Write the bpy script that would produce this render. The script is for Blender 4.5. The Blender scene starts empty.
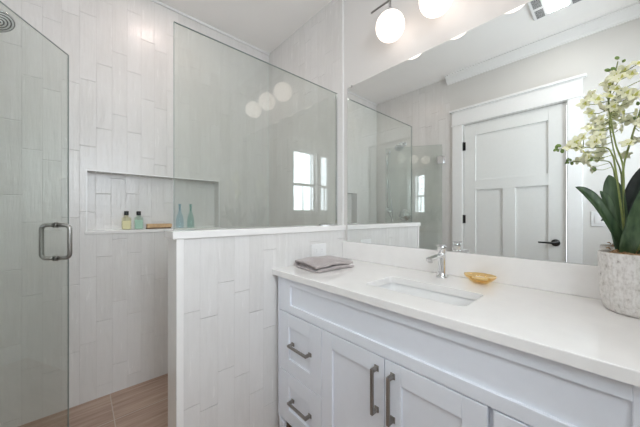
import bpy, bmesh, math, random
from mathutils import Vector, Matrix

C = bpy.context.scene.collection
sc = bpy.context.scene
R = math.radians
random.seed(7)

# ------------------------------------------------------------------ camera, sky, exposure
cam_data = bpy.data.cameras.new('camera')
cam = bpy.data.objects.new('camera', cam_data)
C.objects.link(cam)
cam.location = (0, 0, 1.1376)
cam.rotation_euler = (R(90), 0, R(-42.13))
cam_data.sensor_width = 36
cam_data.lens = 36 * 264.86 / 640
cam_data.shift_y = 0.0029
cam_data.clip_start = 0.02
sc.camera = cam

world = bpy.data.worlds.new('daylight')
sc.world = world
world.use_nodes = True
bg = world.node_tree.nodes['Background']
bg.inputs['Color'].default_value = (0.90, 0.94, 1.0, 1)
bg.inputs['Strength'].default_value = 2.5
WINDOW_LIGHT = 14.0
GLOBE_STRENGTH = 1.5
FAN_STRENGTH = 50.0
SHOWER_LAMP = 62.0

vs = sc.view_settings
vs.view_transform = 'Standard'
vs.look = 'None'
vs.gamma = 1.0
vs.use_curve_mapping = False
vs.exposure = 0.23
sc.cycles.max_bounces = 14
sc.cycles.diffuse_bounces = 8
sc.cycles.glossy_bounces = 8
sc.cycles.transparent_max_bounces = 24
sc.cycles.transmission_bounces = 8
sc.cycles.use_denoising = True
sc.cycles.sample_clamp_indirect = 8.0
sc.cycles.blur_glossy = 0.3

# ------------------------------------------------------------------ measures (metres)
D = 1.305      # vanity wall, x
YP = 1.198     # near face of the half wall
YPB = 1.331
YB = 2.150     # niche wall
XE = 0.290     # free end of the half wall
ZC = 2.642
ZK = 0.857     # counter top
ZG = 1.969
L = 0.385      # door wall at x = -L
YR = -0.45     # window wall
YG = 1.264

# ------------------------------------------------------------------ material helpers
def newmat(name):
    m = bpy.data.materials.new(name)
    m.use_nodes = True
    nt = m.node_tree
    return m, nt, nt.nodes, nt.links, nt.nodes['Principled BSDF']

class NG:
    """tiny helper for node maths"""
    def __init__(s, nt): s.nt = nt
    def _in(s, node, i, v):
        if isinstance(v, (int, float)): node.inputs[i].default_value = v
        elif isinstance(v, tuple): node.inputs[i].default_value = v
        else: s.nt.links.new(v, node.inputs[i])
    def m(s, op, a, b=None, c=None, clamp=False):
        n = s.nt.nodes.new('ShaderNodeMath'); n.operation = op; n.use_clamp = clamp
        s._in(n, 0, a)
        if b is not None: s._in(n, 1, b)
        if c is not None: s._in(n, 2, c)
        return n.outputs[0]
    def coords(s):
        t = s.nt.nodes.new('ShaderNodeTexCoord')
        x = s.nt.nodes.new('ShaderNodeSeparateXYZ')
        s.nt.links.new(t.outputs['Object'], x.inputs[0])
        return t.outputs['Object'], x.outputs[0], x.outputs[1], x.outputs[2]
    def comb(s, x, y, z):
        n = s.nt.nodes.new('ShaderNodeCombineXYZ')
        for i, v in enumerate((x, y, z)): s._in(n, i, v)
        return n.outputs[0]
    def white(s, vec):
        n = s.nt.nodes.new('ShaderNodeTexWhiteNoise'); n.noise_dimensions = '3D'
        s.nt.links.new(vec, n.inputs['Vector']); return n.outputs['Value']
    def noise(s, vec, scale, detail=3, rough=.5):
        n = s.nt.nodes.new('ShaderNodeTexNoise')
        s.nt.links.new(vec, n.inputs['Vector'])
        n.inputs['Scale'].default_value = scale; n.inputs['Detail'].default_value = detail
        n.inputs['Roughness'].default_value = rough
        return n.outputs['Fac']
    def ramp(s, fac, stops):
        n = s.nt.nodes.new('ShaderNodeValToRGB')
        s._in(n, 0, fac)
        e = n.color_ramp.elements
        e[0].position, e[0].color = stops[0][0], (*stops[0][1], 1)
        e[1].position, e[1].color = stops[-1][0], (*stops[-1][1], 1)
        for p, c in stops[1:-1]:
            k = e.new(p); k.color = (*c, 1)
        return n.outputs[0]
    def mix(s, fac, a, b):
        n = s.nt.nodes.new('ShaderNodeMix'); n.data_type = 'RGBA'
        s._in(n, 0, fac)
        for i, v in ((6, a), (7, b)):
            if isinstance(v, tuple): n.inputs[i].default_value = (*v, 1)
            else: s.nt.links.new(v, n.inputs[i])
        return n.outputs[2]
    def bump(s, height, strength, dist, bsdf):
        n = s.nt.nodes.new('ShaderNodeBump')
        n.inputs['Strength'].default_value = strength
        n.inputs['Distance'].default_value = dist
        s.nt.links.new(height, n.inputs['Height'])
        s.nt.links.new(n.outputs[0], bsdf.inputs['Normal'])

def plain(name, col, rough=.5, metal=0, coat=0, noise=0.03, nscale=40, bump=0.0, spec=None):
    """painted / metal surface with a little procedural variation"""
    m, nt, N, K, b = newmat(name)
    g = NG(nt)
    co, x, y, z = g.coords()
    nz = g.noise(co, nscale)
    lo = tuple(max(0, c * (1 - noise)) for c in col); hi = tuple(min(1, c * (1 + noise)) for c in col)
    K.new(g.ramp(nz, [(.3, lo), (.7, hi)]), b.inputs['Base Color'])
    b.inputs['Roughness'].default_value = rough
    b.inputs['Metallic'].default_value = metal
    b.inputs['Coat Weight'].default_value = coat
    if spec is not None: b.inputs['Specular IOR Level'].default_value = spec
    if bump: g.bump(nz, bump, .002, b)
    return m

def tile(name, horiz):
    """tall hand-glazed tiles laid upright, each column shifted by its own amount"""
    m, nt, N, K, b = newmat(name)
    g = NG(nt)
    co, x, y, z = g.coords()
    c = x if horiz == 'x' else y
    W, H = 0.0775, 0.402
    cu = g.m('DIVIDE', g.m('ADD', c, 10 * W + 0.0044), W)
    col = g.m('FLOOR', cu); fu = g.m('FRACT', cu)
    off = g.white(g.comb(col, 3.3 if horiz == 'x' else 8.1, 0.5))
    rv = g.m('ADD', g.m('DIVIDE', g.m('ADD', z, 4.0), H), off)
    row = g.m('FLOOR', rv); fv = g.m('FRACT', rv)
    du = g.m('MULTIPLY', g.m('MINIMUM', fu, g.m('SUBTRACT', 1.0, fu)), W)
    dv = g.m('MULTIPLY', g.m('MINIMUM', fv, g.m('SUBTRACT', 1.0, fv)), H)
    d = g.m('MINIMUM', du, dv)
    wob = g.m('MULTIPLY', g.m('SUBTRACT', g.noise(co, 60, 2), .5), .0016)
    inside = g.m('DIVIDE', g.m('SUBTRACT', g.m('ADD', d, wob), .0007), .0016, clamp=True)
    r1 = g.white(g.comb(col, row, 1.7)); r2 = g.white(g.comb(col, row, 5.1)); r3 = g.white(g.comb(col, row, 9.4))
    # streaks that run up the tile
    stv = g.comb(g.m('MULTIPLY', x, 46.0), g.m('MULTIPLY', y, 46.0), g.m('MULTIPLY', z, 5.0))
    streak = g.noise(stv, 1.0, 4, .6)
    cloud = g.noise(co, 9, 3)
    tone = g.m('ADD', g.m('ADD', g.m('MULTIPLY', r1, .26), g.m('MULTIPLY', streak, .52)), g.m('MULTIPLY', cloud, .27))
    body = g.ramp(tone, [(.22, (.69, .675, .655)), (.52, (.755, .742, .727)), (.85, (.80, .788, .777))])
    K.new(g.mix(inside, (.66, .645, .63), body), b.inputs['Base Color'])
    b.inputs['Roughness'].default_value = .16
    K.new(g.m('ADD', g.m('MULTIPLY', g.m('SUBTRACT', 1.0, inside), .5), g.m('ADD', .17, g.m('MULTIPLY', streak, .16))), b.inputs['Roughness'])
    ih = g.m('DIVIDE', dv, .003, clamp=True)
    h = g.m('ADD', g.m('MULTIPLY', inside, .12), g.m('MULTIPLY', ih, .55))
    h = g.m('ADD', h, g.m('MULTIPLY', g.m('MULTIPLY', g.m('SUBTRACT', r2, .5), fu), .5))
    h = g.m('ADD', h, g.m('MULTIPLY', g.m('MULTIPLY', g.m('SUBTRACT', r3, .5), fv), .8))
    h = g.m('ADD', h, g.m('MULTIPLY', streak, .9))
    h = g.m('ADD', h, g.m('MULTIPLY', g.noise(co, 22, 2), .6))
    g.bump(h, 1.0, .003, b)
    return m

def floor_mat():
    m, nt, N, K, b = newmat('wood_look_floor_tile')
    g = NG(nt)
    co, x, y, z = g.coords()
    W, H = .61, .295
    cu = g.m('DIVIDE', g.m('SUBTRACT', g.m('ADD', x, W * 8), .14), W)
    cv = g.m('DIVIDE', g.m('SUBTRACT', g.m('ADD', y, H * 12), 1.86), H)
    fu, fv = g.m('FRACT', cu), g.m('FRACT', cv)
    du = g.m('MULTIPLY', g.m('MINIMUM', fu, g.m('SUBTRACT', 1.0, fu)), W)
    dv = g.m('MULTIPLY', g.m('MINIMUM', fv, g.m('SUBTRACT', 1.0, fv)), H)
    inside = g.m('DIVIDE', g.m('SUBTRACT', g.m('MINIMUM', du, dv), .0018), .001, clamp=True)
    r = g.white(g.comb(g.m('FLOOR', cu), g.m('FLOOR', cv), 2.2))
    v = g.comb(g.m('ADD', g.m('MULTIPLY', x, 2.2), g.m('MULTIPLY', r, 9.0)), g.m('MULTIPLY', y, 34.0), 0.0)
    grain = g.noise(v, 1.0, 6, .65)
    v2 = g.comb(g.m('MULTIPLY', x, 6.0), g.m('MULTIPLY', y, 150.0), r)
    fine = g.noise(v2, 1.0, 3, .6)
    t = g.m('ADD', g.m('MULTIPLY', grain, .72), g.m('ADD', g.m('MULTIPLY', fine, .2), g.m('MULTIPLY', r, .08)))
    body = g.ramp(t, [(.3, (.27, .175, .13)), (.48, (.41, .29, .225)), (.68, (.56, .43, .35))])
    K.new(g.mix(inside, (.50, .43, .37), body), b.inputs['Base Color'])
    b.inputs['Roughness'].default_value = .42
    g.bump(g.m('ADD', g.m('MULTIPLY', inside, .6), g.m('MULTIPLY', fine, .2)), .4, .0015, b)
    return m

def sheet_glass(name, tint, rough=0.0, ior=1.5):
    """thin clear glass: what is not mirrored by the surface passes through, tinted"""
    m, nt, N, K, b = newmat(name)
    N.remove(b)
    out = N['Material Output']
    tr = N.new('ShaderNodeBsdfTransparent'); tr.inputs[0].default_value = (*tint, 1)
    gl = N.new('ShaderNodeBsdfGlossy'); gl.inputs['Roughness'].default_value = rough
    gl.inputs['Color'].default_value = (1, 1, 1, 1)
    fr = N.new('ShaderNodeFresnel')
    ge = N.new('ShaderNodeNewGeometry'); g = NG(nt)
    K.new(g.m('ADD', ior, g.m('MULTIPLY', ge.outputs['Backfacing'], 1 / ior - ior)), fr.inputs['IOR'])
    mx = N.new('ShaderNodeMixShader')
    K.new(fr.outputs[0], mx.inputs[0]); K.new(tr.outputs[0], mx.inputs[1]); K.new(gl.outputs[0], mx.inputs[2])
    K.new(mx.outputs[0], out.inputs[0])
    return m

def glow(name, col, strength):
    m, nt, N, K, b = newmat(name)
    b.inputs['Base Color'].default_value = (.9, .9, .9, 1)
    b.inputs['Roughness'].default_value = .25
    b.inputs['Emission Color'].default_value = (*col, 1)
    b.inputs['Emission Strength'].default_value = strength
    return m

def pot_mat():
    m, nt, N, K, b = newmat('whitewashed_ribbed_stoneware')
    g = NG(nt)
    co, x, y, z = g.coords()
    n1 = g.noise(co, 95, 4, .6); n2 = g.noise(g.comb(x, y, g.m('MULTIPLY', z, .3)), 150, 4, .7)
    t = g.m('ADD', g.m('MULTIPLY', n1, .5), g.m('MULTIPLY', n2, .5))
    K.new(g.ramp(t, [(.34, (.36, .33, .30)), (.42, (.62, .59, .56)), (.54, (.76, .735, .71)), (.7, (.82, .80, .78))]), b.inputs['Base Color'])
    b.inputs['Roughness'].default_value = .85
    g.bump(t, .6, .003, b)
    return m

def towel_mat():
    m, nt, N, K, b = newmat('mauve_grey_terry')
    g = NG(nt)
    co, x, y, z = g.coords()
    n1 = g.noise(co, 420, 3, .7); n2 = g.noise(co, 25, 3)
    t = g.m('ADD', g.m('MULTIPLY', n1, .6), g.m('MULTIPLY', n2, .4))
    K.new(g.ramp(t, [(.3, (.33, .285, .278)), (.7, (.52, .465, .455))]), b.inputs['Base Color'])
    b.inputs['Roughness'].default_value = .95
    b.inputs['Sheen Weight'].default_value = .4
    g.bump(t, .9, .004, b)
    return m

def leaf_mat():
    m, nt, N, K, b = newmat('dark_green_leaf')
    g = NG(nt)
    co, x, y, z = g.coords()
    n1 = g.noise(g.comb(g.m('MULTIPLY', x, 90.0), g.m('MULTIPLY', y, 90.0), g.m('MULTIPLY', z, 9.0)), 1.0, 3)
    K.new(g.ramp(n1, [(.3, (.024, .058, .026)), (.7, (.085, .145, .065))]), b.inputs['Base Color'])
    b.inputs['Roughness'].default_value = .38
    g.bump(n1, .25, .002, b)
    return m

M = dict(
    tile_x=tile('glazed_tile_facing_room', 'x'), tile_y=tile('glazed_tile_side', 'y'),
    paint=plain('warm_grey_wall_paint', (.68, .668, .645), .6, noise=.01, nscale=6, bump=.05),
    white_wall=plain('pale_wall_paint', (.70, .682, .665), .55, noise=.01, nscale=6, bump=.05),
    ceiling=plain('ceiling_paint', (.92, .905, .885), .8, noise=.01, nscale=5),
    trim=plain('white_trim_paint', (.86, .86, .855), .35, noise=.01),
    door=plain('white_door_paint', (.79, .795, .78), .35, noise=.01),
    cabinet=plain('white_cabinet_lacquer', (.81, .84, .90), .32, noise=.008),
    quartz=plain('white_quartz', (.87, .855, .84), .12, noise=.02, nscale=14),
    ceramic=plain('white_ceramic', (.82, .82, .815), .08, noise=.005),
    chrome=plain('polished_chrome', (.78, .78, .79), .07, 1, noise=.01),
    steel=plain('brushed_nickel', (.42, .41, .395), .28, 1, noise=.04, nscale=200),
    dark=plain('black_metal', (.012, .012, .012), .35, noise=.1),
    pewter=plain('dark_pewter', (.36, .34, .315), .42, 1, noise=.05, nscale=200),
    mirror=plain('silvered_mirror', (.86, .875, .865), .0, 1, noise=0),
    glass=sheet_glass('shower_glass', (.925, .945, .93), ior=1.6),
    glass_edge=plain('green_glass_edge', (.33, .37, .355), .1, noise=.02),
    pane=sheet_glass('window_glass', (.97, .98, .98)),
    globe=glow('opal_glass_lit', (1.0, .86, .77), GLOBE_STRENGTH),
    lens=glow('fan_lens_lit', (1.0, .975, .94), FAN_STRENGTH),
    lamp=glow('recessed_lamp_lit', (1.0, .80, .72), SHOWER_LAMP),
    plastic=plain('white_plastic', (.80, .80, .80), .4, noise=.01),
    slot=plain('dark_slot', (.05, .05, .05), .6, noise=.05),
    plastic_grey=plain('light_grey_plastic', (.62, .62, .62), .35, noise=.02),
    slot_grey=plain('grey_slot', (.38, .38, .38), .6, noise=.05),
    pot=pot_mat(), towel=towel_mat(), leaf=leaf_mat(), floor=floor_mat(),
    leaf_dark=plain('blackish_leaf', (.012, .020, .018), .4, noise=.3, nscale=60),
    stem=plain('green_stem', (.25, .30, .09), .5, noise=.2, nscale=50),
    bud=plain('green_bud', (.20, .30, .08), .5, noise=.2, nscale=90),
    petal=plain('cream_petal', (.94, .93, .68), .55, noise=.05, nscale=80),
    lip=plain('yellow_green_lip', (.62, .62, .16), .5, noise=.15, nscale=90),
    moss=plain('brown_moss', (.34, .21, .11), .95, noise=.6, nscale=160, bump=1.0),
    cap=plain('black_cap', (.008, .008, .009), .3, noise=.1),
    yellow_glass=sheet_glass('pale_yellow_glass', (.96, .95, .85), .02),
    green_glass=sheet_glass('pale_green_glass', (.86, .93, .89), .02),
    yellow_liquid=plain('pale_yellow_liquid', (.80, .77, .58), .3, noise=.03),
    green_liquid=plain('pale_green_liquid', (.52, .68, .60), .3, noise=.03),
    blue_glass=sheet_glass('sky_blue_glass', (.83, .92, .96), .02),
    teal_glass=sheet_glass('sea_green_glass', (.78, .90, .88), .02),
    amber=sheet_glass('amber_glass', (.97, .85, .60), .03),
    amber_rim=plain('amber_rim', (.82, .62, .34), .15, noise=.2, nscale=60),
    soap=plain('white_soap', (.84, .83, .80), .4, noise=.02),
    wood=plain('tan_wood', (.60, .40, .22), .5, noise=.18, nscale=30),
    bristle=plain('dark_bristle', (.16, .10, .06), .9, noise=.4, nscale=200),
    siding=plain('neighbour_siding', (.55, .58, .62), .8, noise=.15, nscale=3),
)

# ------------------------------------------------------------------ mesh helpers
class MB:
    def __init__(s):
        s.bm = bmesh.new(); s.smooth = False
    def box(s, x0, x1, y0, y1, z0, z1, bev=0, seg=2, mi=0):
        t = bmesh.new()
        bmesh.ops.create_cube(t, size=1)
        for v in t.verts:
            v.co = Vector(((x0 + x1) / 2 + v.co.x * (x1 - x0), (y0 + y1) / 2 + v.co.y * (y1 - y0), (z0 + z1) / 2 + v.co.z * (z1 - z0)))
        if bev:
            bmesh.ops.bevel(t, geom=t.edges[:], offset=bev, segments=seg, affect='EDGES', profile=.5)
        for f in t.faces: f.material_index = mi
        s.merge(t); return s
    def merge(s, t, mat=None):
        if mat is not None: bmesh.ops.transform(t, matrix=mat, verts=t.verts)
        bmesh.ops.recalc_face_normals(t, faces=t.faces[:])
        me = bpy.data.meshes.new('tmp'); t.to_mesh(me); t.free()
        s.bm.from_mesh(me); bpy.data.meshes.remove(me)
    def tube(s, pts, r, n=14, mi=0, smooth=True, cap=True):
        """round bar along points; r a number or one per point"""
        pts = [Vector(p) for p in pts]
        rs = r if isinstance(r, (list, tuple)) else [r] * len(pts)
        t = bmesh.new(); rings = []
        up = None
        for i, p in enumerate(pts):
            if i == 0: d = pts[1] - p
            elif i == len(pts) - 1: d = p - pts[-2]
            else: d = (pts[i + 1] - p).normalized() + (p - pts[i - 1]).normalized()
            d.normalize()
            if up is None:
                up = d.orthogonal().normalized()
            else:
                up = (up - d * up.dot(d)).normalized()
            side = d.cross(up)
            rings.append([t.verts.new(p + (up * math.cos(2 * math.pi * k / n) + side * math.sin(2 * math.pi * k / n)) * rs[i]) for k in range(n)])
        for a, b in zip(rings, rings[1:]):
            for k in range(n):
                f = t.faces.new((a[k], a[(k + 1) % n], b[(k + 1) % n], b[k])); f.smooth = smooth; f.material_index = mi
        if cap:
            for q in (rings[0], rings[-1][::-1]):
                f = t.faces.new(q); f.material_index = mi
        s.merge(t); return s
    def lathe(s, prof, c=(0, 0, 0), n=32, mi=0, axis='z', sx=1, sy=1, wave=0, waves=0, smooth=True):
        t = bmesh.new(); rings = []
        for (r, z) in prof:
            if r < 1e-6: rings.append([t.verts.new((0, 0, z))])
            else:
                ring = []
                for k in range(n):
                    a = 2 * math.pi * k / n
                    rr = r * (1 + wave * math.cos(waves * a))
                    ring.append(t.verts.new((rr * math.cos(a) * sx, rr * math.sin(a) * sy, z)))
                rings.append(ring)
        for a, b in zip(rings, rings[1:]):
            if len(a) == 1 and len(b) == 1: continue
            for k in range(n):
                if len(a) == 1: f = t.faces.new((a[0], b[(k + 1) % n], b[k]))
                elif len(b) == 1: f = t.faces.new((a[k], a[(k + 1) % n], b[0]))
                else: f = t.faces.new((a[k], a[(k + 1) % n], b[(k + 1) % n], b[k]))
                f.smooth = smooth; f.material_index = mi
        for ring in (() if prof[0] == prof[-1] else (rings[0], rings[-1])):
            if len(ring) > 1:
                f = t.faces.new(ring); f.material_index = mi
        m = Matrix.Translation(Vector(c))
        if axis == 'x': m = m @ Matrix.Rotation(R(90), 4, 'Y')
        if axis == 'y': m = m @ Matrix.Rotation(R(-90), 4, 'X')
        s.merge(t, m); return s
    def prism(s, prof, axis, a0, a1, mi=0, smooth=False):
        """closed profile swept along axis; profile gives the other two coords in order"""
        t = bmesh.new()
        def P(p, a):
            return {'x': (a, p[0], p[1]), 'y': (p[0], a, p[1]), 'z': (p[0], p[1], a)}[axis]
        A = [t.verts.new(P(p, a0)) for p in prof]; B = [t.verts.new(P(p, a1)) for p in prof]
        n = len(prof)
        for k in range(n):
            f = t.faces.new((A[k], A[(k + 1) % n], B[(k + 1) % n], B[k])); f.smooth = smooth; f.material_index = mi
        fa = t.faces.new(A); fb = t.faces.new(B[::-1]); fa.material_index = fb.material_index = mi
        bmesh.ops.triangulate(t, faces=[fa, fb])
        s.merge(t); return s
    def by_normal(s, xi, other):
        s.bm.normal_update()
        for f in s.bm.faces: f.material_index = xi if abs(f.normal.x) > .5 else other
        return s
    def move(s, v):
        bmesh.ops.translate(s.bm, vec=Vector(v), verts=s.bm.verts); return s
    def build(s, name, mats, parent=None, loc=None):
        me = bpy.data.meshes.new(name); s.bm.to_mesh(me); s.bm.free()
        for m in (mats if isinstance(mats, (list, tuple)) else [mats]): me.materials.append(M[m])
        o = bpy.data.objects.new(name, me); C.objects.link(o)
        if parent: o.parent = parent
        if loc: o.location = loc
        return o

def tag(o, label=None, cat=None, group=None, kind=None):
    for k, v in (('label', label), ('category', cat), ('group', group), ('kind', kind)):
        if v: o[k] = v
    return o
def thing(name, loc, label, cat, group=None, rz=0):
    o = bpy.data.objects.new(name, None); C.objects.link(o); o.location = loc; o.rotation_euler = (0, 0, rz)
    o.empty_display_size = .05
    return tag(o, label, cat, group)
def copy_thing(o, loc):
    n = o.copy(); C.objects.link(n); n.location = loc
    for ch in o.children:
        c = ch.copy(); C.objects.link(c); c.parent = n
        for g in ch.children:
            d = g.copy(); C.objects.link(d); d.parent = c
    return n
def struct(o, label, cat):
    return tag(o, label, cat, None, 'structure')

# ------------------------------------------------------------------ room shell
T = .10
struct(MB().box(-L - T, D + T, YR - T, YB + .2, -.08, 0).build('floor', 'floor'),
       'brown wood-look rectangular floor tile with pale grout lines', 'floor')
struct(MB().box(-L - T, D + T, YR - T, YB + .2, ZC, ZC + .08).build('ceiling', 'ceiling'),
       'plain off-white ceiling over the whole bathroom', 'ceiling')
# niche wall
NX0, NX1, NZ0, NZ1, ND = .031, .833, 1.042, 1.411, .09
b = MB()
b.box(-L - T, NX0, YB, YB + .2, 0, ZC); b.box(NX1, D + T, YB, YB + .2, 0, ZC)
b.box(NX0, NX1, YB, YB + .2, 0, NZ0 - .02); b.box(NX0, NX1, YB, YB + .2, NZ1, ZC)
b.box(NX0, NX1, YB + ND, YB + .2, NZ0 - .02, NZ1)
b.by_normal(1, 0)
wb = struct(b.build('wall_back', ['tile_x', 'tile_y']), 'shower wall of upright off-white glazed tiles with a long recessed niche', 'wall')
b = MB()
b.box(NX0 - .007, NX0, YB - .003, YB + .004, NZ0, NZ1 + .007); b.box(NX1, NX1 + .007, YB - .003, YB + .004, NZ0, NZ1 + .007)
b.box(NX0, NX1, YB - .003, YB + .004, NZ1, NZ1 + .007)
b.build('niche_edging', 'trim', wb)
MB().box(NX0 - .013, NX1 + .013, YB - .012, YB + ND, NZ0 - .02, NZ0, .002).build('niche_sill', 'quartz', wb)
# ceiling edging in the shower
struct(MB().box(-L, D, YB - .012, YB, ZC - .016, ZC, .003).build('trim_1', 'trim'), 'thin white edging strip where the niche wall meets the ceiling', 'trim')
# vanity wall (right)
b = MB(); b.box(D, D + T, YR - T, 1.209, 0, ZC, mi=0); b.box(D, D + T, 1.209, YB + .2, 0, ZC, mi=1)
struct(b.build('wall_right', ['white_wall', 'tile_y']), 'pale painted wall behind the vanity, tiled inside the shower', 'wall')
struct(MB().box(D - .007, D, 1.203, 1.216, 0, ZC, .002).build('trim_2', 'trim'), 'slim white vertical tile edging on the vanity wall beside the glass', 'trim')
# door wall (left)
DY0, DY1, DZ = .255, 1.055, 2.082
b = MB()
b.box(-L - T, -L, YR - T, DY0, 0, ZC); b.box(-L - T, -L, DY1, 1.19, 0, ZC); b.box(-L - T, -L, DY0, DY1, DZ, ZC)
b.box(-L - T, -L, 1.19, YB + .2, 0, ZC, mi=1)
struct(b.build('wall_left', ['paint', 'tile_y']), 'grey painted wall holding the white door, tiled inside the shower', 'wall')
# window wall behind the camera
W1, W2, WZ0, WZ1 = (-.015, .41), (-.355, -.10), 1.17, 2.07
b = MB()
ys = (YR - T, YR)
b.box(-L - T, W2[0], *ys, 0, ZC); b.box(W2[1], W1[0], *ys, 0, ZC); b.box(W1[1], D + T, *ys, 0, ZC)
for w in (W1, W2):
    b.box(w[0], w[1], *ys, 0, WZ0); b.box(w[0], w[1], *ys, WZ1, ZC)
struct(b.build('wall_front', 'paint'), 'grey painted wall with two narrow sash windows', 'wall')

def window(n, w, lab):
    x0, x1 = w
    o = MB()
    f = .028
    for a0, a1, z0, z1 in ((x0, x0 + f, WZ0, WZ1), (x1 - f, x1, WZ0, WZ1), (x0 + f, x1 - f, WZ0, WZ0 + .045), (x0 + f, x1 - f, WZ1 - f, WZ1), (x0 + f, x1 - f, 1.56, 1.60)):
        o.box(a0, a1, YR - .07, YR - .03, z0, z1, .002)
    xm = (x0 + x1) / 2
    o.box(xm - .007, xm + .007, YR - .06, YR - .04, WZ0 + .045, 1.56)
    ob = struct(o.build('window_%d' % n, 'trim'), lab, 'window')
    MB().box(x0 + f, x1 - f, YR - .053, YR - .047, WZ0 + .045, WZ1 - f).build('pane', 'pane', ob)
    return ob
window(1, W1, 'narrow white double-hung window nearer the vanity')
window(2, W2, 'narrow white double-hung window nearer the door wall')
b = MB()
b.box(-L, W2[0], YR, YR + .018, WZ0, WZ1, .002); b.box(W2[1], W1[0], YR, YR + .018, WZ0, WZ1, .002); b.box(W1[1], W1[1] + .09, YR, YR + .018, WZ0, WZ1, .002)
b.box(-L, W1[1] + .10, YR, YR + .022, WZ1, WZ1 + .13, .002); b.box(-L, W1[1] + .115, YR, YR + .04, WZ1 + .13, WZ1 + .15, .003)
b.box(-L, W1[1] + .11, YR, YR + .05, WZ0 - .03, WZ0, .004); b.box(-L, W1[1] + .09, YR, YR + .018, WZ0 - .11, WZ0 - .03, .002)
struct(b.build('trim_3', 'trim'), 'white casing and sill around the two windows', 'trim')

# daylight entering at each window
for k, w in enumerate((W1, W2)):
    ld = bpy.data.lights.new('window_daylight', 'AREA'); ld.shape = 'RECTANGLE'
    ld.size = w[1] - w[0]; ld.size_y = WZ1 - WZ0
    ld.energy = WINDOW_LIGHT * (1.25 if k == 0 else .25)
    ld.color = (.85, .92, 1.0)
    lo = bpy.data.objects.new('window_daylight', ld); C.objects.link(lo)
    lo.location = ((w[0] + w[1]) / 2, YR - T - .04, (WZ0 + WZ1) / 2)
    lo.rotation_euler = (R(90), 0, 0)      # points towards +y
    lo.rotation_euler = (R(-90), 0, R(180))
# half wall
b = MB(); b.box(XE + .028, D, YP, YPB, 0, 1.040)
b.by_normal(1, 0)
hw = struct(b.build('wall_partition', ['tile_x', 'tile_y']), 'half-height wall of upright off-white tiles between shower and vanity', 'wall')
MB().box(XE - .014, D - .001, YP - .012, YPB + .012, 1.040, 1.072, .003).build('cap_slab', 'quartz', hw)
MB().box(XE, XE + .028, YP - .006, YPB + .006, 0, 1.040, .002).build('end_panel', 'quartz', hw)
# crown moulding
def crown_prof(sgn, xw):
    pr = [(0, 0), (.012, 0), (.016, .012), (.030, .022), (.052, .052), (.064, .064), (.072, .066), (.072, .082), (0, .082)]
    return [(xw + sgn * a, ZC - .082 + z) for a, z in pr]
struct(MB().prism(crown_prof(1, -L), 'y', YR, 1.215).build('trim_4', 'trim'), 'white crown moulding along the top of the door wall', 'trim')
struct(MB().prism(crown_prof(-1, D), 'y', YR, 1.19).build('trim_5', 'trim'), 'white crown moulding along the top of the vanity wall', 'trim')
pr = [(YR + a, z) for a, z in [(p[0] + L, p[1]) for p in crown_prof(1, -L)]]
struct(MB().prism(pr, 'x', -L, D).build('trim_6', 'trim'), 'white crown moulding above the windows', 'trim')
# door with casing
b = MB()
y0, y1 = DY0 + .006, DY1 - .006
x0, x1 = -L - .045, -L - .008
zt = DZ - .006
st = [(y0, .373), (.938, y1)]
b.box(x0, x1, y0, .373, .01, zt, .0015); b.box(x0, x1, .940, y1, .01, zt, .0015)
b.box(x0, x1, .373, .940, 1.957, zt, .0015); b.box(x0, x1, .373, .940, 1.397, 1.497, .0015)
b.box(x0, x1, .373, .940, .01, .24, .0015); b.box(x0, x1, .607, .707, .24, 1.397, .0015)
b.box(x0 + .008, x1 - .012, .373, .940, .24, 1.957)
dr = struct(b.build('door_1', 'door'), 'white three-panel door with black lever and hinges', 'door')
for z in (.25, 1.099, 1.86):
    h = MB().tube([(-L + .004, DY1 - .002, z - .045), (-L + .004, DY1 - .002, z + .045)], .006, 10)
    h.box(-L - .006, -L - .002, DY1 - .022, DY1 + .0, z - .043, z + .043)
    h.build('hinge', 'dark', dr)
hb = MB().lathe([(0, 0), (.030, 0), (.030, .006), (.026, .011), (.012, .012), (.012, .045), (0, .045)], (x1, .325, .905), 24, axis='x')
hb.tube([(x1 + .040, .325, .905), (x1 + .043, .34, .905), (x1 + .044, .38, .905), (x1 + .044, .435, .905)], [.010, .0095, .008, .007], 12)
hb.build('lever_handle', 'dark', dr)
b = MB()
b.box(-L, -L + .018, DY1 + .005, 1.158, 0, DZ + .005, .002); b.box(-L, -L + .018, .163, DY0 - .005, 0, DZ + .005, .002)
b.box(-L, -L + .024, .150, 1.170, DZ + .005, DZ + .020, .003); b.box(-L, -L + .020, .160, 1.162, DZ + .020, DZ + .155, .002)
b.box(-L, -L + .040, .138, 1.186, DZ + .155, DZ + .176, .004)
struct(b.build('trim_7', 'trim'), 'white craftsman casing with a capped head around the door', 'trim')
b = MB()
for a0, a1 in ((YR, .163), (1.158, 1.19)): b.box(-L, -L + .014, a0, a1, 0, .13, .003)
struct(b.build('baseboard_left', 'trim'), 'white baseboard on the door wall', 'baseboard')
struct(MB().box(-L + .014, .75, YR, YR + .014, 0, .13, .003).build('baseboard_front', 'trim'), 'white baseboard under the windows', 'baseboard')

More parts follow.
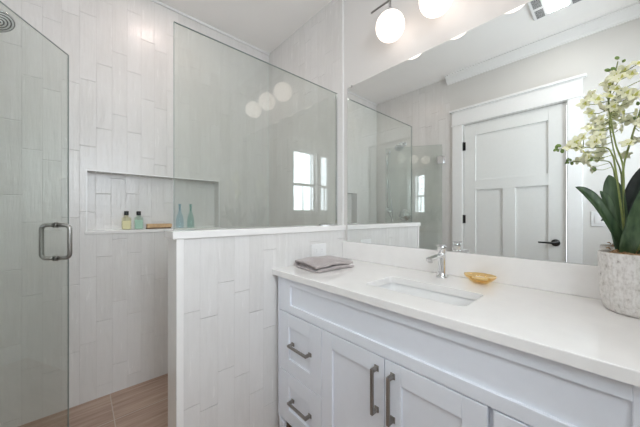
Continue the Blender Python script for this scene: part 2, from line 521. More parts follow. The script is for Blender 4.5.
# ------------------------------------------------------------------ shower glass
t = thing('shower_glass_panel', (0, 0, 0), 'fixed clear glass panel standing on the half wall', 'glass panel')
t.location = (XE + .007, YG, 1.072)
wg = D - .003 - t.location.x
MB().box(0.0015, wg, -.004, .004, .001, ZG - 1.072 - .0015).build('glass_sheet', 'glass', t)
e = MB(); e.box(0, wg, -.004, .004, ZG - 1.072 - .0015, ZG - 1.072); e.box(0, .0015, -.004, .004, .001, ZG - 1.072)
tag(e.build('glass_edge', 'glass_edge', t), 'dark green polished edge')
c = MB(); c.box(wg - .010, wg, -.008, -.0045, 0, ZG - 1.072 - .01); c.box(wg - .010, wg, .0045, .008, 0, ZG - 1.072 - .01)
c.box(wg - .16, wg - .011, -.007, -.0045, 0, .008); c.box(wg - .16, wg - .011, .0045, .007, 0, .008)
c.build('wall_channel', 'chrome', t)

ang = R(90 - 31.7)
t = thing('shower_door', (-L + .022, YG, .015), 'clear frameless glass door swung inward, with a chrome pull handle', 'glass door', rz=ang)
LW, HD = .608, 1.919 - .015
MB().box(0, LW - .0015, -.003, .003, 0, HD - .0015).build('glass_sheet', 'glass', t)
e = MB(); e.box(LW - .0015, LW, -.003, .003, 0, HD); e.box(0, LW - .0015, -.003, .003, HD - .0015, HD)
tag(e.build('glass_edge', 'glass_edge', t), 'dark green polished edge')
def pull(side):
    hx, hz, hh, pr_ = .531, 1.002, .076, .056
    s = side
    pts = []
    r = .020
    pts.append((hx, s * .004, hz + hh))
    for k in range(7):
        a = math.pi / 2 * k / 6
        pts.append((hx, s * (pr_ - r + r * math.sin(a)), hz + hh - r + r * math.cos(a)))
    for k in range(7):
        a = math.pi / 2 * k / 6
        pts.append((hx, s * (pr_ - r + r * math.cos(a)), hz - hh + r - r * math.sin(a)))
    pts.append((hx, s * .004, hz - hh))
    m = MB().tube(pts, .0088, 18)
    for z in (hz + hh, hz - hh):
        m.tube([(hx, s * .004, z), (hx, s * .008, z)], .0125, 18)
    m.build('pull_handle', 'steel', t)
pull(1); pull(-1)
for z in (.22, 1.70):
    h = MB(); h.box(-(.022 - .001), -.015, -.026, .026, z, z + .075, .002)
    bmesh.ops.rotate(h.bm, cent=(0, 0, 0), matrix=Matrix.Rotation(-ang, 3, 'Z'), verts=h.bm.verts)
    h.box(-.010, .010, -.010, .010, z, z + .075, .003)
    h.box(-.012, .050, .005, .014, z - .004, z + .079, .003); h.box(-.012, .050, -.014, -.005, z - .004, z + .079, .003)
    h.build('hinge', 'chrome', t)

# ------------------------------------------------------------------ shower fittings on the left wall
t = thing('overhead_shower', (-L, 1.735, 2.02), 'round chrome shower head on a bent arm high in the shower', 'shower head')
m = MB().lathe([(0, 0), (.028, 0), (.028, .004), (.012, .012), (0, .012)], (0, 0, 0), 24, axis='x')
m.tube([(.008, 0, 0), (.04, 0, .012), (.075, 0, .012), (.098, 0, .0), (.112, 0, -.022)], .009, 12)
m.build('shower_arm', 'chrome', t)
HEADROT = Matrix.Rotation(R(-24), 3, 'X') @ Matrix.Rotation(R(-26), 3, 'Y')
def tilt_head(m):
    bmesh.ops.rotate(m.bm, cent=(0, 0, 0), matrix=HEADROT, verts=m.bm.verts)
    return m.move((.130, -.006, -.070))
m = MB().lathe([(0, .045), (.014, .045), (.016, .03), (.03, .02), (.050, .012), (.054, .004), (.052, 0), (0, 0)], (0, 0, 0), 32)
hd = tilt_head(m).build('spray_head', 'chrome', t)
tilt_head(MB().lathe([(0, 0), (.049, 0), (.049, -.0012), (0, -.0012)], (0, 0, 0), 32)).build('spray_face', 'slot', hd)
for rr in (.010, .021, .032, .043):
    m = MB().lathe([(rr - .0030, -.0020), (rr + .0030, -.0020), (rr + .0030, -.0010), (rr - .0030, -.0010), (rr - .0030, -.0020)], (0, 0, 0), 32)
    tilt_head(m).build('nozzle_ring', 'plastic', hd)

t = thing('hand_shower', (-L, 1.95, 1.17), 'slim chrome hand shower on a vertical slide rail', 'hand shower')
m = MB().tube([(.05, 0, .06), (.05, 0, .80)], .009, 14)
for z in (.07, .78): m.tube([(0, 0, z), (.05, 0, z)], .011, 14)
m.build('slide_rail', 'chrome', t)
m = MB().tube([(.05, 0, .62), (.085, -.02, .63)], .016, 14); m.build('holder', 'chrome', t)
m = MB().tube([(.085, -.02, .52), (.088, -.022, .66), (.075, -.03, .76)], [.010, .012, .015], 14)
m.lathe([(0, 0), (.030, 0), (.034, .01), (.02, .022), (0, .024)], (.070, -.032, .775), 24, axis='x')
m.build('handset', 'chrome', t)
pts = [(.085, -.02, .52)]
for k in range(1, 13):
    a = k / 12
    pts.append((.085 - .06 * a, -.02 - .07 * math.sin(math.pi * a) + .02 * a, .52 - .75 * math.sin(math.pi * .62 * a) / math.sin(math.pi * .62) * (1 - .36 * a) if k < 12 else 0.03))
pts[-1] = (.03, 0, .02)
MB().tube(pts, .0065, 10).build('hose', 'steel', t)
MB().lathe([(0, 0), (.03, 0), (.03, .006), (.018, .012), (.018, .035), (0, .036)], (0, 0, 0.02), 24, axis='x').build('wall_outlet', 'chrome', t)
t = thing('shower_valve', (-L, 1.73, 1.14), 'round chrome shower valve below the shower head', 'valve')
MB().lathe([(0, 0), (.075, 0), (.075, .004), (.07, .008), (.03, .01), (.03, .04), (0, .042)], (0, 0, 0), 36, axis='x').build('trim_plate', 'chrome', t)
MB().tube([(.035, 0, 0), (.05, 0, 0)], .024, 20).tube([(.046, 0, 0), (.050, -.03, .03), (.052, -.05, .055)], .007, 12).build('lever', 'chrome', t)

# ------------------------------------------------------------------ mirror
t = thing('vanity_mirror', (D - .006, .51, .968), 'large frameless mirror on the wall above the backsplash', 'mirror')
MB().box(0, .005, -.66, .658, 0, 1.003).build('mirror_glass', 'mirror', t)
for y in (.622, -.60): MB().box(-.003, .005, y - .005, y + .005, .998, 1.010, .001).build('clip', 'steel', t)

# ------------------------------------------------------------------ vanity
XF = .765
XC = .745      # front edge of the counter
YV1, YV0 = 1.171, -.130
t = thing('bathroom_vanity', (XF, .5205, 0), 'white shaker vanity cabinet with dark pewter pulls under the quartz top', 'vanity')
X0, Y0 = XF, .5205
def loc(m): return m.move((-X0, -Y0, 0))
m = MB()
TH = .02
xb = D - .001
m.box(XF + TH, xb, YV1 - .018, YV1, .108, .829)          # sides
m.box(XF + TH, xb, YV0, YV0 + .018, .108, .829)
m.box(XF + TH, xb, YV0 + .018, YV1 - .018, .108, .126)   # bottom
m.box(xb - .012, xb, YV0 + .018, YV1 - .018, .126, .829)
m.box(XF + TH, XF + .036, YV0 + .018, YV1 - .018, .635, .829)   # top rail behind apron
for y in (.8355, .5205, .2065): m.box(XF + TH, XF + .04, y - .009, y + .009, .126, .635)
m.box(XF + .0815, XF + .0995, YV0 + .03, YV1 - .03, 0, .108)    # recessed toe board
loc(m).build('body', 'cabinet', t)
# face frame stiles with shaped feet
for ys_, s in ((YV1, -1), (YV0, 1)):
    m = MB()
    pr = [(ys_, .829), (ys_, .116), (ys_ + s * .003, .103), (ys_ + s * .010, .093), (ys_ + s * .012, .08), (ys_ + s * .014, 0), (ys_ + s * .045, 0), (ys_ + s * .048, .08), (ys_ + s * .012, .104), (ys_ + s * .012, .829)]
    m.prism([(q[0], q[1]) for q in pr], 'x', XF, XF + .02)
    loc(m).build('leg', 'cabinet', t)
def shaker(y0, y1, z0, z1, fy, fz, rec=.009):
    m = MB(); bv = .0016
    m.box(XF, XF + .019, y0, y0 + fy, z0, z1, bv); m.box(XF, XF + .019, y1 - fy, y1, z0, z1, bv)
    m.box(XF, XF + .019, y0 + fy, y1 - fy, z0, z0 + fz, bv); m.box(XF, XF + .019, y0 + fy, y1 - fy, z1 - fz, z1, bv)
    m.box(XF + rec, XF + .017, y0 + fy - .001, y1 - fy + .001, z0 + fz - .001, z1 - fz + .001)
    return loc(m)
shaker(YV0 + .013, YV1 - .013, .6545, .8275, .092, .039).build('apron_panel', 'cabinet', t)
def bar(parent, y, z, ln, vert):
    m = MB()
    h = ln / 2; w = .0055; xf = XF - .033
    if vert:
        m.box(xf, xf + .010, y - w, y + w, z - h, z + h, .0018)
        for s in (-1, 1): m.box(xf + .004, XF, y - w, y + w, z + s * (h - .007) - .007, z + s * (h - .007) + .007, .0018)
        for s in (-1, 1): m.box(XF - .004, XF, y - w - .003, y + w + .003, z + s * (h - .007) - .010, z + s * (h - .007) + .010, .001)
    else:
        m.box(xf, xf + .010, y - h, y + h, z - w, z + w, .0018)
        for s in (-1, 1): m.box(xf + .004, XF, y + s * (h - .007) - .007, y + s * (h - .007) + .007, z - w, z + w, .0018)
        for s in (-1, 1): m.box(XF - .004, XF, y + s * (h - .007) - .010, y + s * (h - .007) + .010, z - w - .003, z + w + .003, .001)
    tag(loc(m).build('handle', 'pewter', parent), 'dark pewter bar pull')
for (y0, y1) in ((.8375, 1.156), (-.115, .2005)):
    for (z0, z1) in ((.3575, .6505), (.106, .3535)):
        d = shaker(y0, y1, z0, z1, .078, .068).build('drawer', 'cabinet', t)
        bar(d, (y0 + y1) / 2 - .021, (z0 + z1) / 2 + .008, .142, False)
for (y0, y1, hy) in ((.5225, .8335, .551), (.2135, .5185, .487)):
    d = shaker(y0, y1, .106, .6505, .061, .065).build('door', 'cabinet', t)
    bar(d, hy, .536, .157, True)

# counter with undermount sink
SX0, SX1, SY0, SY1 = .868, 1.065, .305, .685
t = thing('countertop', (XC, .524, .829), 'white quartz countertop with a sink cut-out on the vanity', 'countertop')
o = Vector(t.location)
def cut_slab():
    bm = bmesh.new()
    xo0, xo1, yo0, yo1 = XC, D - .001, -.150, YP - .001
    def rr(x0, x1, y0, y1, r, n=6):
        pts = []
        for cx, cy, a0 in ((x1 - r, y1 - r, 0), (x0 + r, y1 - r, 90), (x0 + r, y0 + r, 180), (x1 - r, y0 + r, 270)):
            for k in range(n + 1):
                a = R(a0 + 90 * k / n); pts.append((cx + r * math.cos(a), cy + r * math.sin(a)))
        return pts
    inn = rr(SX0, SX1, SY0, SY1, .022)
    out = rr(xo0, xo1, yo0, yo1, .004)
    zs = (.829, .857)
    V = {}
    for z in zs:
        V['o', z] = [bm.verts.new((x, y, z)) for x, y in out]; V['i', z] = [bm.verts.new((x, y, z)) for x, y in inn]
    n = len(inn)
    for k in range(n):
        j = (k + 1) % n
        bm.faces.new((V['o', zs[1]][k], V['o', zs[1]][j], V['i', zs[1]][j], V['i', zs[1]][k]))
        bm.faces.new((V['o', zs[0]][j], V['o', zs[0]][k], V['i', zs[0]][k], V['i', zs[0]][j]))
        bm.faces.new((V['o', zs[0]][k], V['o', zs[0]][j], V['o', zs[1]][j], V['o', zs[1]][k]))
        bm.faces.new((V['i', zs[0]][j], V['i', zs[0]][k], V['i', zs[1]][k], V['i', zs[1]][j]))
    ed = [e for e in bm.edges if all(abs(v.co.z - zs[1]) < 1e-6 for v in e.verts) and len(e.link_faces) == 2 and any(abs(f.normal.z) < .5 for f in e.link_faces)]
    bm.normal_update()
    ed = [e for e in bm.edges if all(abs(v.co.z - zs[1]) < 1e-6 for v in e.verts) and any(abs(f.normal.z) < .5 for f in e.link_faces)]
    bmesh.ops.bevel(bm, geom=ed, offset=.0025, segments=2, affect='EDGES', profile=.5)
    bmesh.ops.recalc_face_normals(bm, faces=bm.faces[:])
    m = MB(); m.bm = bm
    return m
tag(cut_slab().move(-o).build('slab', 'quartz', t), 'white quartz slab')
bs = MB().box(D - .021, D - .001, -.150, YP - .001, .8572, .967, .002).move((-D, -.524, -.8572)).build('backsplash', 'quartz', None, (D, .524, .8572))
tag(bs, 'low white quartz backsplash strip under the mirror', 'backsplash')

t = thing('sink', ((SX0 + SX1) / 2, (SY0 + SY1) / 2, .70), 'white rectangular undermount sink basin set into the countertop', 'sink')
bm = bmesh.new()
def rrp(hx, hy, r, n=6):
    pts = []
    for sx, sy, a0 in ((1, 1, 0), (-1, 1, 90), (-1, -1, 180), (1, -1, 270)):
        for k in range(n + 1):
            a = R(a0 + 90 * k / n); pts.append((sx * (hx - r) + r * math.cos(a), sy * (hy - r) + r * math.sin(a)))
    return pts
hx, hy = (SX1 - SX0) / 2 + .004, (SY1 - SY0) / 2 + .004
rings = []
for (dx, z, r) in ((-.02, .1285, .03), (0, .1285, .024), (.004, .06, .03), (.010, .025, .04), (.024, .008, .045), (.05, .002, .04), (.08, 0, .015)):
    rings.append([bm.verts.new((x, y, z)) for x, y in rrp(hx - dx, hy - dx, r)])
for (dx, z, r) in ((.08, -.01, .015), (.04, -.008, .04), (.012, -.004, .045), (-.004, .02, .04), (-.008, .06, .03), (-.02, .118, .03)):
    rings.append([bm.verts.new((x, y, z)) for x, y in rrp(hx - dx, hy - dx, r)])
rings.append(rings[0])
for a, b_ in zip(rings, rings[1:]):
    n = len(a)
    for k in range(n):
        if a is rings[6] : pass
        f = bm.faces.new((a[k], a[(k + 1) % n], b_[(k + 1) % n], b_[k])); f.smooth = True
bm.faces.new(rings[6]); bm.faces.new(rings[7])
# drop the strip that would join the inner floor ring to the outer one
bmesh.ops.recalc_face_normals(bm, faces=bm.faces[:])
m = MB(); m.bm = bm
m.build('basin', 'ceramic', t)
MB().lathe([(0, 0), (.022, 0), (.022, .003), (.016, .004), (.012, .002), (0, .002)], (.0, 0, .001), 24).build('drain', 'chrome', t)

# ------------------------------------------------------------------ faucet
t = thing('faucet', (1.214, .519, ZK), 'chrome single-lever faucet standing behind the sink', 'faucet')
MB().lathe([(0, 0), (.025, 0), (.025, .004), (.021, .008), (.0175, .011), (.0170, .03), (.0165, .105), (.018, .112), (.0, .112)], (0, 0, 0), 28).build('body', 'chrome', t)
m = MB().box(-.128, .0, -.0125, .0125, -.007, .007, .0025)
bmesh.ops.rotate(m.bm, cent=(0, 0, 0), matrix=Matrix.Rotation(R(-3), 3, 'Y'), verts=m.bm.verts)
m.move((-.002, 0, .101))
m.lathe([(0, 0), (.010, 0), (.010, .008), (0, .008)], (-.116, 0, .081), 20)
m.build('spout', 'chrome', t)
m = MB().lathe([(0, 0), (.0185, 0), (.0185, .030), (.017, .032), (0, .032)], (0, 0, .1125), 28)
m.box(-.034, .019, -.013, .013, .034, .041, .002)
m.bm.transform(Matrix.Identity(4))
for v in m.bm.verts:
    if v.co.z < .06: v.co.z += .1105
m.build('lever', 'chrome', t)

# ------------------------------------------------------------------ amber soap dish
t = thing('soap_dish', (1.222, .368, ZK), 'small scalloped amber glass dish right of the faucet', 'dish')
MB().lathe([(0, 0), (.020, 0), (.024, .003), (.038, .014), (.049, .026), (.053, .034), (.051, .035), (.046, .028), (.035, .017), (.020, .008), (0, .006)], (0, 0, 0), 72, wave=.035, waves=12, sy=1.10, sx=.86).build('bowl', ['amber'], t)
m = MB()
pts = []
for k in range(73):
    a = 2 * math.pi * k / 72; rr = .052 * (1 + .035 * math.cos(12 * a))
    pts.append((rr * math.cos(a) * .86, rr * math.sin(a) * 1.10, .0345))
m.tube(pts, .0016, 6, cap=False)
m.build('rim', 'amber_rim', t)
MB().lathe([(0, 0), (.017, 0), (.023, .004), (.022, .009), (.015, .012), (0, .012)], (0, 0, .014), 24, sy=1.35).build('soap', 'soap', t)

# ------------------------------------------------------------------ folded towel
def towel():
    """one long terry sheet folded in S and folded over once more, swept sideways"""
    t = bmesh.new()
    def sweep(center, th, x0, x1, nx, taper=0):
        # center: polyline in (y,z); gives a soft band of thickness th
        pts = [Vector((0, p[0], p[1])) for p in center]
        outer, inner = [], []
        for i, p in enumerate(pts):
            a = pts[max(0, i - 1)]; b = pts[min(len(pts) - 1, i + 1)]
            d = (b - a).normalized(); n = Vector((0, -d.z, d.y))
            e = min(1, min(i, len(pts) - 1 - i) / 1.5 + .45)
            outer.append(p + n * th / 2 * e); inner.append(p - n * th / 2 * e)
        loop = outer + inner[::-1]
        rows = []
        for k in range(nx + 1):
            f = k / nx; x = x0 + (x1 - x0) * f
            edge = min(1, min(f, 1 - f) * nx / 1.2 + .0)
            row = []
            for v in loop:
                w = .0022 * math.sin(v.y * 60 + x * 35) + .0016 * math.sin(x * 90 + v.z * 150)
                sag = .0035 * math.sin(f * math.pi * 2.2 + v.y * 14) * (v.z / .04)
                row.append(t.verts.new((x + .004 * math.sin(v.z * 210 + v.y * 22), v.y + w, max(.0008, (v.z + sag + w * .6) * (.78 + .62 * math.sin(math.pi * (.08 + .84 * f)) * max(0, 1 - (v.y / .12) ** 2))))))
            rows.append(row)
        n = len(loop)
        for a, b in zip(rows, rows[1:]):
            for k in range(n):
                f = t.faces.new((a[k], a[(k + 1) % n], b[(k + 1) % n], b[k])); f.smooth = True
        for row in (rows[0], rows[-1][::-1]):
            h = n // 2
            for k in range(h - 1):
                f = t.faces.new((row[k], row[k + 1], row[n - 2 - k], row[n - 1 - k])); f.smooth = True
    def arc(cy, cz, r, a0, a1, n=7):
        return [(cy + r * math.cos(R(a0 + (a1 - a0) * k / n)), cz + r * math.sin(R(a0 + (a1 - a0) * k / n))) for k in range(n + 1)]
    def line(y0, z0, y1, z1, n=12):
        return [(y0 + (y1 - y0) * k / n, z0 + (z1 - z0) * k / n) for k in range(n)]
    # outer wrap: bottom sheet, round the side nearest the sink, back over the top
    c = arc(-.088, .0175, .0115, 160, 270, 4) + line(-.080, .006, .080, .006) + arc(.084, .0215, .0155, -90, 90) + line(.080, .037, -.078, .038) + arc(-.084, .0285, .0095, 90, 200, 4)
    sweep(c, .0105, -.125, .125, 26)
    # inner sheet folded inside it, set back from the edge
    c = line(-.070, .0160, .066, .0160) + arc(.066, .0215, .0052, -90, 90, 5) + line(.062, .0268, -.070, .0272)
    sweep(c, .0074, -.108, .121, 26)
    bmesh.ops.recalc_face_normals(t, faces=t.faces[:])
    m = MB(); m.bm = t
    return m
tw = towel().build('folded_towel', 'towel')
tw.location = (.975, 1.045, ZK); tw.rotation_euler = (0, 0, R(-4))
md = tw.modifiers.new('soft', 'SUBSURF'); md.levels = 1; md.render_levels = 2
tag(tw, 'mauve-grey terry towel folded on the countertop beside the half wall', 'towel')

# ------------------------------------------------------------------ wall plates
t = thing('power_outlet', (1.071, YP, .925), 'white double outlet plate on the tiled half wall behind the towel', 'outlet')
MB().box(-.060, .060, -.006, 0, -.040, .040, .002).build('cover_plate', 'plastic', t)
for s in (-1, 1):
    r_ = MB().box(s * .022 - .014, s * .022 + .014, -.0085, -.006, -.016, .016, .001).build('socket', 'plastic', t)
    m = MB()
    for dz in (-.006, .006): m.box(s * .022 - .004, s * .022 + .004, -.0090, -.0084, dz - .001, dz + .001)
    m.build('slot', 'slot_grey', r_)
t = thing('light_switch', (-L, .078, 1.11), 'white switch plate on the wall beside the door', 'switch')
MB().box(0, .006, -.037, .037, -.058, .058, .002).build('cover_plate', 'plastic', t)
MB().box(.006, .010, -.017, .017, -.033, .033, .0015).build('rocker', 'plastic', t)

# ------------------------------------------------------------------ vanity light
t = thing('vanity_light', (D, .534, 2.278), 'chrome bar light with three glowing opal globes above the mirror', 'light fixture')
bx = 1.188 - D
m = MB().box(-.020, 0, -.06, .06, -.06, .06, .004); m.tube([(-.018, 0, 0), (bx, 0, -.022)], .008, 14)
m.build('wall_bracket', 'chrome', t)
MB().tube([(bx, -.358, -.026), (bx, .358, -.026)], .0048, 14).build('bar', 'steel', t)
for y in (-.239, 0, .239):
    h = MB().lathe([(0, 0), (.020, 0), (.022, .012), (.012, .026), (.006, .030), (.006, .058), (0, .058)], (bx, y, -.094), 24).build('globe_holder', 'chrome', t)
    prof = []
    rg = .0725
    for k in range(25):
        a = -math.pi / 2 + math.pi * k / 24
        prof.append((max(0, rg * math.cos(a)) if 0 < k < 24 else 0, rg * math.sin(a)))
    g = MB().lathe(prof, (bx, y, 2.137 - 2.30), 40).build('globe', 'globe', t)

# ------------------------------------------------------------------ exhaust fan with light in the ceiling
t = thing('exhaust_fan', (.16, .262, ZC), 'white ceiling exhaust fan grille with a lit square lens', 'exhaust fan')
m = MB().box(-.14, .14, -.145, .145, -.022, 0, .012, 4)
m.build('grille', 'plastic', t)
for sy in (-1, 1):
    for xc in (-.068, .068):
        m = MB()
        for k in range(9):
            xx = xc - .048 + k * .012
            m.box(xx - .0028, xx + .0028, sy * .098 - .024, sy * .098 + .024, -.0232, -.0215)
        tag(m.build('vent', 'slot', t), 'dark narrow vent slots')
MB().box(-.100, .100, -.056, .056, -.027, -.020, .003).build('light_lens', 'lens', t)

t = thing('recessed_light', (.40, 1.70, ZC), 'small round recessed light in the shower ceiling', 'ceiling light')
MB().lathe([(.052, 0), (.072, 0), (.070, -.006), (.054, -.005), (.052, 0)], (0, 0, 0), 36).build('trim_ring', 'trim', t)
MB().lathe([(0, -.001), (.052, -.001), (.052, -.003), (0, -.003)], (0, 0, 0), 36).build('lamp', 'lamp', t)

# ------------------------------------------------------------------ things in the niche
NZ = NZ0
def dispenser(x, w, lab, glassm, liq, level):
    t = thing('glass_bottle', (x, YB + .042, NZ), lab, 'bottle', 'square bottles in the niche')
    h = .083; hw_ = w / 2
    m = MB().box(-hw_, hw_, -.019, .019, 0, h, .005, 3)
    m.lathe([(.012, 0), (.012, .012), (.009, .016)], (0, 0, h - .001), 20)
    m.build('bottle_body', glassm, t)
    MB().box(-hw_ + .003, hw_ - .003, -.016, .016, .004, level, .003).build('liquid', liq, t)
    MB().lathe([(0, 0), (.0125, 0), (.0130, .002), (.0130, .026), (.012, .028), (0, .028)], (0, 0, h + .013), 24).build('cap', 'cap', t)
dispenser(.229, .052, 'squat square bottle of pale yellow liquid with black cap, left one in the niche', 'yellow_glass', 'yellow_liquid', .060)
dispenser(.298, .050, 'squat square bottle of pale green liquid with black cap beside the wooden brush', 'green_glass', 'green_liquid', .064)
t = thing('bath_brush', (.422, YB + .045, NZ), 'tan wooden block-shaped bath brush lying in the niche', 'brush')
MB().box(-.078, .078, -.022, .022, .008, .036, .007, 4).build('brush_back', 'wood', t)
MB().box(-.080, .072, -.020, .020, 0, .010, .003).build('bristles', 'bristle', t)
def vase(x, mat, lab, k):
    o = MB().lathe([(0, 0), (.024 * k, 0), (.0265 * k, .004), (.0265 * k, .012), (.0255 * k, .065), (.021 * k, .090), (.0125 * k, .112), (.0085 * k, .130), (.0080, .165), (.0105, .172), (.0105, .182), (.0070, .182), (.0065, .132), (0, .125)], (0, 0, 0), 32).build('glass_bottle', mat)
    o.location = (x, YB + .042, NZ)
    tag(o, lab, 'bottle', 'tall slender glass bottles in the niche')
vase(.556, 'blue_glass', 'tall sky-blue glass bottle in the niche, seen behind the fixed glass edge', 1.0)
vase(.633, 'teal_glass', 'tall sea-green glass bottle with a narrow neck, rightmost in the niche', .95)

# ------------------------------------------------------------------ potted orchid
PX, PY = 1.185, -.053
t = thing('potted_orchid', (PX, PY, ZK), 'cream-flowered orchid in a whitewashed ribbed pot on the countertop', 'plant')
def ribbed_pot():
    bm = bmesh.new(); n = 168; rings = []
    prof = [(.060, 0, 0), (.068, .004, .3), (.075, .016, .7), (.0795, .036, 1), (.082, .07, 1), (.0835, .11, 1), (.0845, .15, 1), (.0850, .160, .5), (.0852, .170, 0), (.0835, .173, 0), (.0780, .173, 0), (.0765, .170, 0), (.0755, .150, 0), (.070, .02, 0)]
    for r, z, rib in prof:
        ring = []
        for k in range(n):
            a = 2 * math.pi * k / n
            rr = r - .0028 * rib * (.5 + .5 * math.cos(42 * a))
            ring.append(bm.verts.new((rr * math.cos(a), rr * math.sin(a), z)))
        rings.append(ring)
    for a, b in zip(rings, rings[1:]):
        for k in range(n):
            f = bm.faces.new((a[k], a[(k + 1) % n], b[(k + 1) % n], b[k])); f.smooth = True
    bm.faces.new(rings[0]); bm.faces.new(rings[-1])
    bmesh.ops.recalc_face_normals(bm, faces=bm.faces[:])
    m = MB(); m.bm = bm; return m
ribbed_pot().build('pot', 'pot', t)
m = MB()
rnd = random.Random(4)
m.lathe([(0, .150), (.074, .150), (.0745, .165), (.055, .173), (.02, .178), (0, .179)], (0, 0, 0), 40)
for k in range(46):
    a = rnd.uniform(0, 6.28); r = rnd.uniform(.01, .066); a2 = rnd.uniform(0, 6.28); l = rnd.uniform(.012, .026)
    p = Vector((r * math.cos(a), r * math.sin(a), .174 + rnd.uniform(-.003, .004)))
    q = p + Vector((math.cos(a2) * l * .5, math.sin(a2) * l * .5, rnd.uniform(0, .006)))
    if math.hypot(q.x, q.y) < .072: m.tube([p, (p + q) / 2 + Vector((0, 0, .004)), q], .0016, 5)
m.build('moss', 'moss', t)
def W(y, z, x=1.18): return Vector((x - PX, y - PY, z - ZK))
def leaf(pts, width, mat, face, name='leaf', fold=.25):
    """strap leaf along pts, widest past the middle, folded slightly on its midrib, real thickness"""
    P = [Vector(p) for p in pts]
    # resample with Catmull-Rom
    def cr(u):
        n = len(P) - 1; s = min(n - 1e-6, u * n); i = int(s); f = s - i
        p0, p1, p2, p3 = P[max(0, i - 1)], P[i], P[i + 1], P[min(n, i + 2)]
        return .5 * ((2 * p1) + (p2 - p0) * f + (2 * p0 - 5 * p1 + 4 * p2 - p3) * f * f + (3 * p1 - p0 - 3 * p2 + p3) * f ** 3)
    bm = bmesh.new(); N_ = 22; rows = []
    face = Vector(face)
    for i in range(N_ + 1):
        u = i / N_; c = cr(u); d = (cr(min(1, u + .02)) - cr(max(0, u - .02))).normalized()
        side = d.cross(face).normalized(); nn = side.cross(d).normalized()
        w = width * (.32 + .68 * math.sin(math.pi * min(1, (u * .62 + .12)))) * (1 - max(0, (u - .62) / .38) ** 2.2) + .0006
        top, bot = [], []
        for j in range(-4, 5):
            s = j / 4
            off = side * (w / 2 * s) + nn * (abs(s) ** 1.4 * w * fold)
            th = .0011 * (1 - abs(s) ** 3) + .0003
            top.append(bm.verts.new(c + off + nn * th)); bot.append(bm.verts.new(c + off - nn * th))
        rows.append(top + bot[::-1])
    n = len(rows[0])
    for a, b in zip(rows, rows[1:]):
        for k in range(n):
            f = bm.faces.new((a[k], a[(k + 1) % n], b[(k + 1) % n], b[k])); f.smooth = True
    bm.faces.new(rows[0]); bm.faces.new(rows[-1][::-1])
    bmesh.ops.recalc_face_normals(bm, faces=bm.faces[:])
    m = MB(); m.bm = bm
    return m.build(name, mat, t)
CAMD = (-1, .05, .15)
leaf([W(-.020, 1.02), W(-.006, 1.078, 1.165), W(.028, 1.160, 1.15), W(.056, 1.205, 1.145), W(.078, 1.226, 1.14)], .032, 'leaf', (-.8, -.5, .45))
leaf([W(-.026, 1.015, 1.165), W(-.036, 1.07, 1.135), W(-.056, 1.145, 1.11), W(-.078, 1.215, 1.095), W(-.100, 1.255, 1.085)], .045, 'leaf', (-.95, .25, .2))
leaf([W(-.020, 1.03), W(-.012, 1.12, 1.19), W(-.003, 1.200, 1.195), W(.008, 1.262, 1.20)], .044, 'leaf', (-1, .15, .1))
leaf([W(-.018, 1.03, 1.175), W(-.002, 1.11, 1.17), (W(.012, 1.18, 1.168)), W(.026, 1.212, 1.165)], .022, 'leaf', (-.9, -.35, .2))
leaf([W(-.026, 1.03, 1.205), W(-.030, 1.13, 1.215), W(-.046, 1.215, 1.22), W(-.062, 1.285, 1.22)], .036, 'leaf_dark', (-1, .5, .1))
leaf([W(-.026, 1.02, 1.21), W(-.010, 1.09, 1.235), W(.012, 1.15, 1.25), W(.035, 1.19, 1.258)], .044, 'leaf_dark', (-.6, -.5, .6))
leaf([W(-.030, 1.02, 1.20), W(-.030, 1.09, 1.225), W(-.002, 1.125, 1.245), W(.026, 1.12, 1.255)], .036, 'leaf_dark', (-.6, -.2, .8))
leaf([W(-.060, 1.02, 1.19), W(-.085, 1.10, 1.18), W(-.125, 1.17, 1.17), W(-.17, 1.20, 1.16)], .048, 'leaf', (-.8, .4, .5))
leaf([W(-.050, 1.02, 1.21), W(-.07, 1.10, 1.225), W(-.10, 1.18, 1.235), W(-.13, 1.22, 1.24)], .044, 'leaf', (-.9, .3, .4))
leaf([W(-.05, 1.02, 1.16), W(-.085, 1.09, 1.12), W(-.12, 1.12, 1.085), W(-.155, 1.11, 1.06)], .046, 'leaf', (-.3, .2, .95))

stems = [
    [W(-.030, 1.02), W(-.022, 1.17, 1.185), W(-.020, 1.282), W(-.006, 1.347, 1.178), W(.005, 1.43, 1.172), W(.008, 1.479, 1.17), W(-.002, 1.538, 1.165), W(-.010, 1.586, 1.16)],
    [W(-.034, 1.02, 1.19), W(-.024, 1.17, 1.20), W(-.022, 1.282, 1.205), W(-.039, 1.378, 1.21), W(-.053, 1.443, 1.212), W(-.072, 1.53, 1.21)],
    [W(-.028, 1.02, 1.17), W(-.014, 1.183, 1.165), W(-.004, 1.285, 1.16), W(.001, 1.315, 1.158), W(.014, 1.338, 1.155), W(.061, 1.347, 1.15), W(.094, 1.350, 1.148), W(.120, 1.352, 1.146)],
    [W(-.045, 1.02, 1.16), W(-.07, 1.2, 1.14), W(-.10, 1.34, 1.12), W(-.125, 1.44, 1.11), W(-.15, 1.50, 1.10)],
]
for s_ in stems:
    # smooth the path
    P = [Vector(p) for p in s_]; out = []
    n = len(P) - 1
    for q in range(n * 5 + 1):
        u = q / 5; i = min(n - 1, int(u)); f = u - i
        p0, p1, p2, p3 = P[max(0, i - 1)], P[i], P[i + 1], P[min(n, i + 2)]
        out.append(.5 * ((2 * p1) + (p2 - p0) * f + (2 * p0 - 5 * p1 + 4 * p2 - p3) * f * f + (3 * p1 - p0 - 3 * p2 + p3) * f ** 3))
    MB().tube(out, [.0026 - .0014 * k / len(out) for k in range(len(out))], 8).build('stem', 'stem', t)

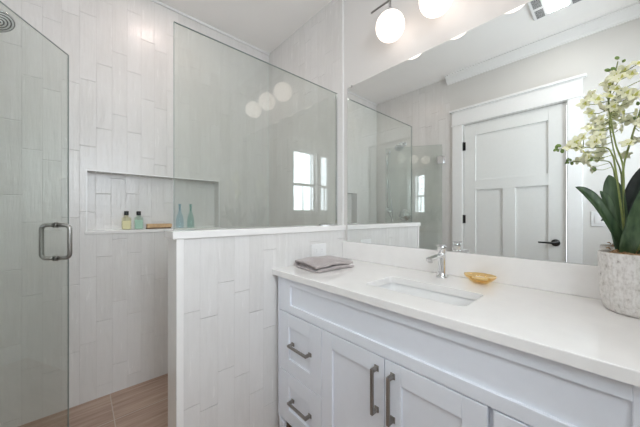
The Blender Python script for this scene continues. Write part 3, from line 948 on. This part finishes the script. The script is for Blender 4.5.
def flower_mesh():
    bm = bmesh.new()
    def petal(ang, ln, wd, tilt, mi):
        """closed thin petal in local frame, opening along +z"""
        d = Vector((math.cos(ang), math.sin(ang), 0)); s = Vector((-math.sin(ang), math.cos(ang), 0)); up = Vector((0, 0, 1))
        rows = []
        for i in range(7):
            u = i / 6
            c = d * (ln * u * math.cos(tilt * u)) + up * (ln * .45 * math.sin(tilt) * u + .10 * ln * math.sin(u * 3.1))
            w = wd * math.sin(math.pi * (.10 + .86 * u)) ** .8
            r = []
            for j in (-1, -.5, 0, .5, 1): r.append(bm.verts.new(c + s * (w / 2 * j) + up * (abs(j) * w * .18 + .0004)))
            for j in (1, .5, 0, -.5, -1): r.append(bm.verts.new(c + s * (w / 2 * j) + up * (abs(j) * w * .18 - .0004)))
            rows.append(r)
        n = len(rows[0])
        for a, b in zip(rows, rows[1:]):
            for k in range(n):
                f = bm.faces.new((a[k], a[(k + 1) % n], b[(k + 1) % n], b[k])); f.smooth = True; f.material_index = mi
        for r in (rows[0], rows[-1]):
            f = bm.faces.new(r); f.material_index = mi
    for k, (ln, wd) in enumerate(((.021, .011), (.019, .012), (.018, .010), (.018, .010), (.019, .012))):
        petal(R(90 + 72 * k), ln, wd, .5, 0)
    petal(R(-90), .013, .011, 1.25, 1)
    petal(R(90), .006, .006, 1.3, 1)
    bmesh.ops.recalc_face_normals(bm, faces=bm.faces[:])
    m = MB(); m.bm = bm; return m
def sub(o, loc_, rot, k): o.location = loc_; o.rotation_euler = rot; o.scale = (k, k, k)
F1 = flower_mesh().build('flower', ['petal', 'lip'], t)
rnd = random.Random(11)
# (y, z) of the blooms and the stem they hang from
bl = [(.050, 1.401), (.030, 1.376), (.079, 1.365), (.066, 1.330), (.046, 1.312), (.034, 1.358), (.050, 1.451), (.027, 1.458), (.040, 1.500),
      (.016, 1.508), (-.014, 1.522), (-.033, 1.535), (-.044, 1.552), (-.024, 1.486), (.002, 1.459), (.022, 1.428), (-.016, 1.442), (-.039, 1.475),
      (.090, 1.352), (.060, 1.372), (.074, 1.345), (.012, 1.535), (-.004, 1.500), (.026, 1.400), (-.050, 1.505), (-.020, 1.560), (.034, 1.480),
      (.060, 1.480), (-.006, 1.545), (.010, 1.480), (-.055, 1.40), (-.030, 1.345), (-.068, 1.43), (-.085, 1.50), (-.06, 1.47),
      (-.12, 1.46), (-.15, 1.49), (-.10, 1.42), (-.16, 1.52)]
axis = []
for s_ in stems:
    P = [Vector(p) for p in s_]
    for a, b_ in zip(P, P[1:]):
        for k in range(6): axis.append(a.lerp(b_, k / 6))
for i, (y, z) in enumerate(bl):
    x = 1.165 + rnd.uniform(-.035, .028)
    if y < -.09: x = 1.12 + rnd.uniform(-.02, .02)
    c = W(y, z, x)
    o = F1 if i == 0 else F1.copy()
    if i: C.objects.link(o)
    o.parent = t
    sub(o, c, (R(rnd.uniform(-40, 40)), R(-72 + rnd.uniform(-38, 30)), R(rnd.uniform(-30, 60))), rnd.uniform(.92, 1.28))
    cand = [p for p in axis if p.z < c.z + .004 and p.z > c.z - .045]
    a = min(cand or axis, key=lambda p: (p - c).length)
    if (a - c).length > .006:
        mid = (a + c) / 2 + Vector((0, 0, -.006))
        MB().tube([a, mid, c], .0011, 6).build('flower_stalk', 'stem', t)
bd = MB().lathe([(0, 0), (.0035, .002), (.0050, .007), (.0042, .012), (0, .016)], (0, 0, 0), 12).build('bud', 'bud', t)
for i, (y, z, x) in enumerate([(-.012, 1.592, 1.16), (-.020, 1.582, 1.165), (.004, 1.566, 1.165), (-.006, 1.560, 1.16), (.124, 1.353, 1.146), (.118, 1.344, 1.15),
                               (.108, 1.338, 1.146), (.130, 1.346, 1.145), (.112, 1.356, 1.142), (-.073, 1.535, 1.21), (-.066, 1.51, 1.21), (-.050, 1.46, 1.214), (-.15, 1.505, 1.10), (.043, 1.305, 1.16)]):
    o = bd if i == 0 else bd.copy()
    if i: C.objects.link(o)
    o.parent = t
    sub(o, W(y, z, x), (R(rnd.uniform(-60, 60)), R(rnd.uniform(-60, 60)), 0), rnd.uniform(.7, 1.1))
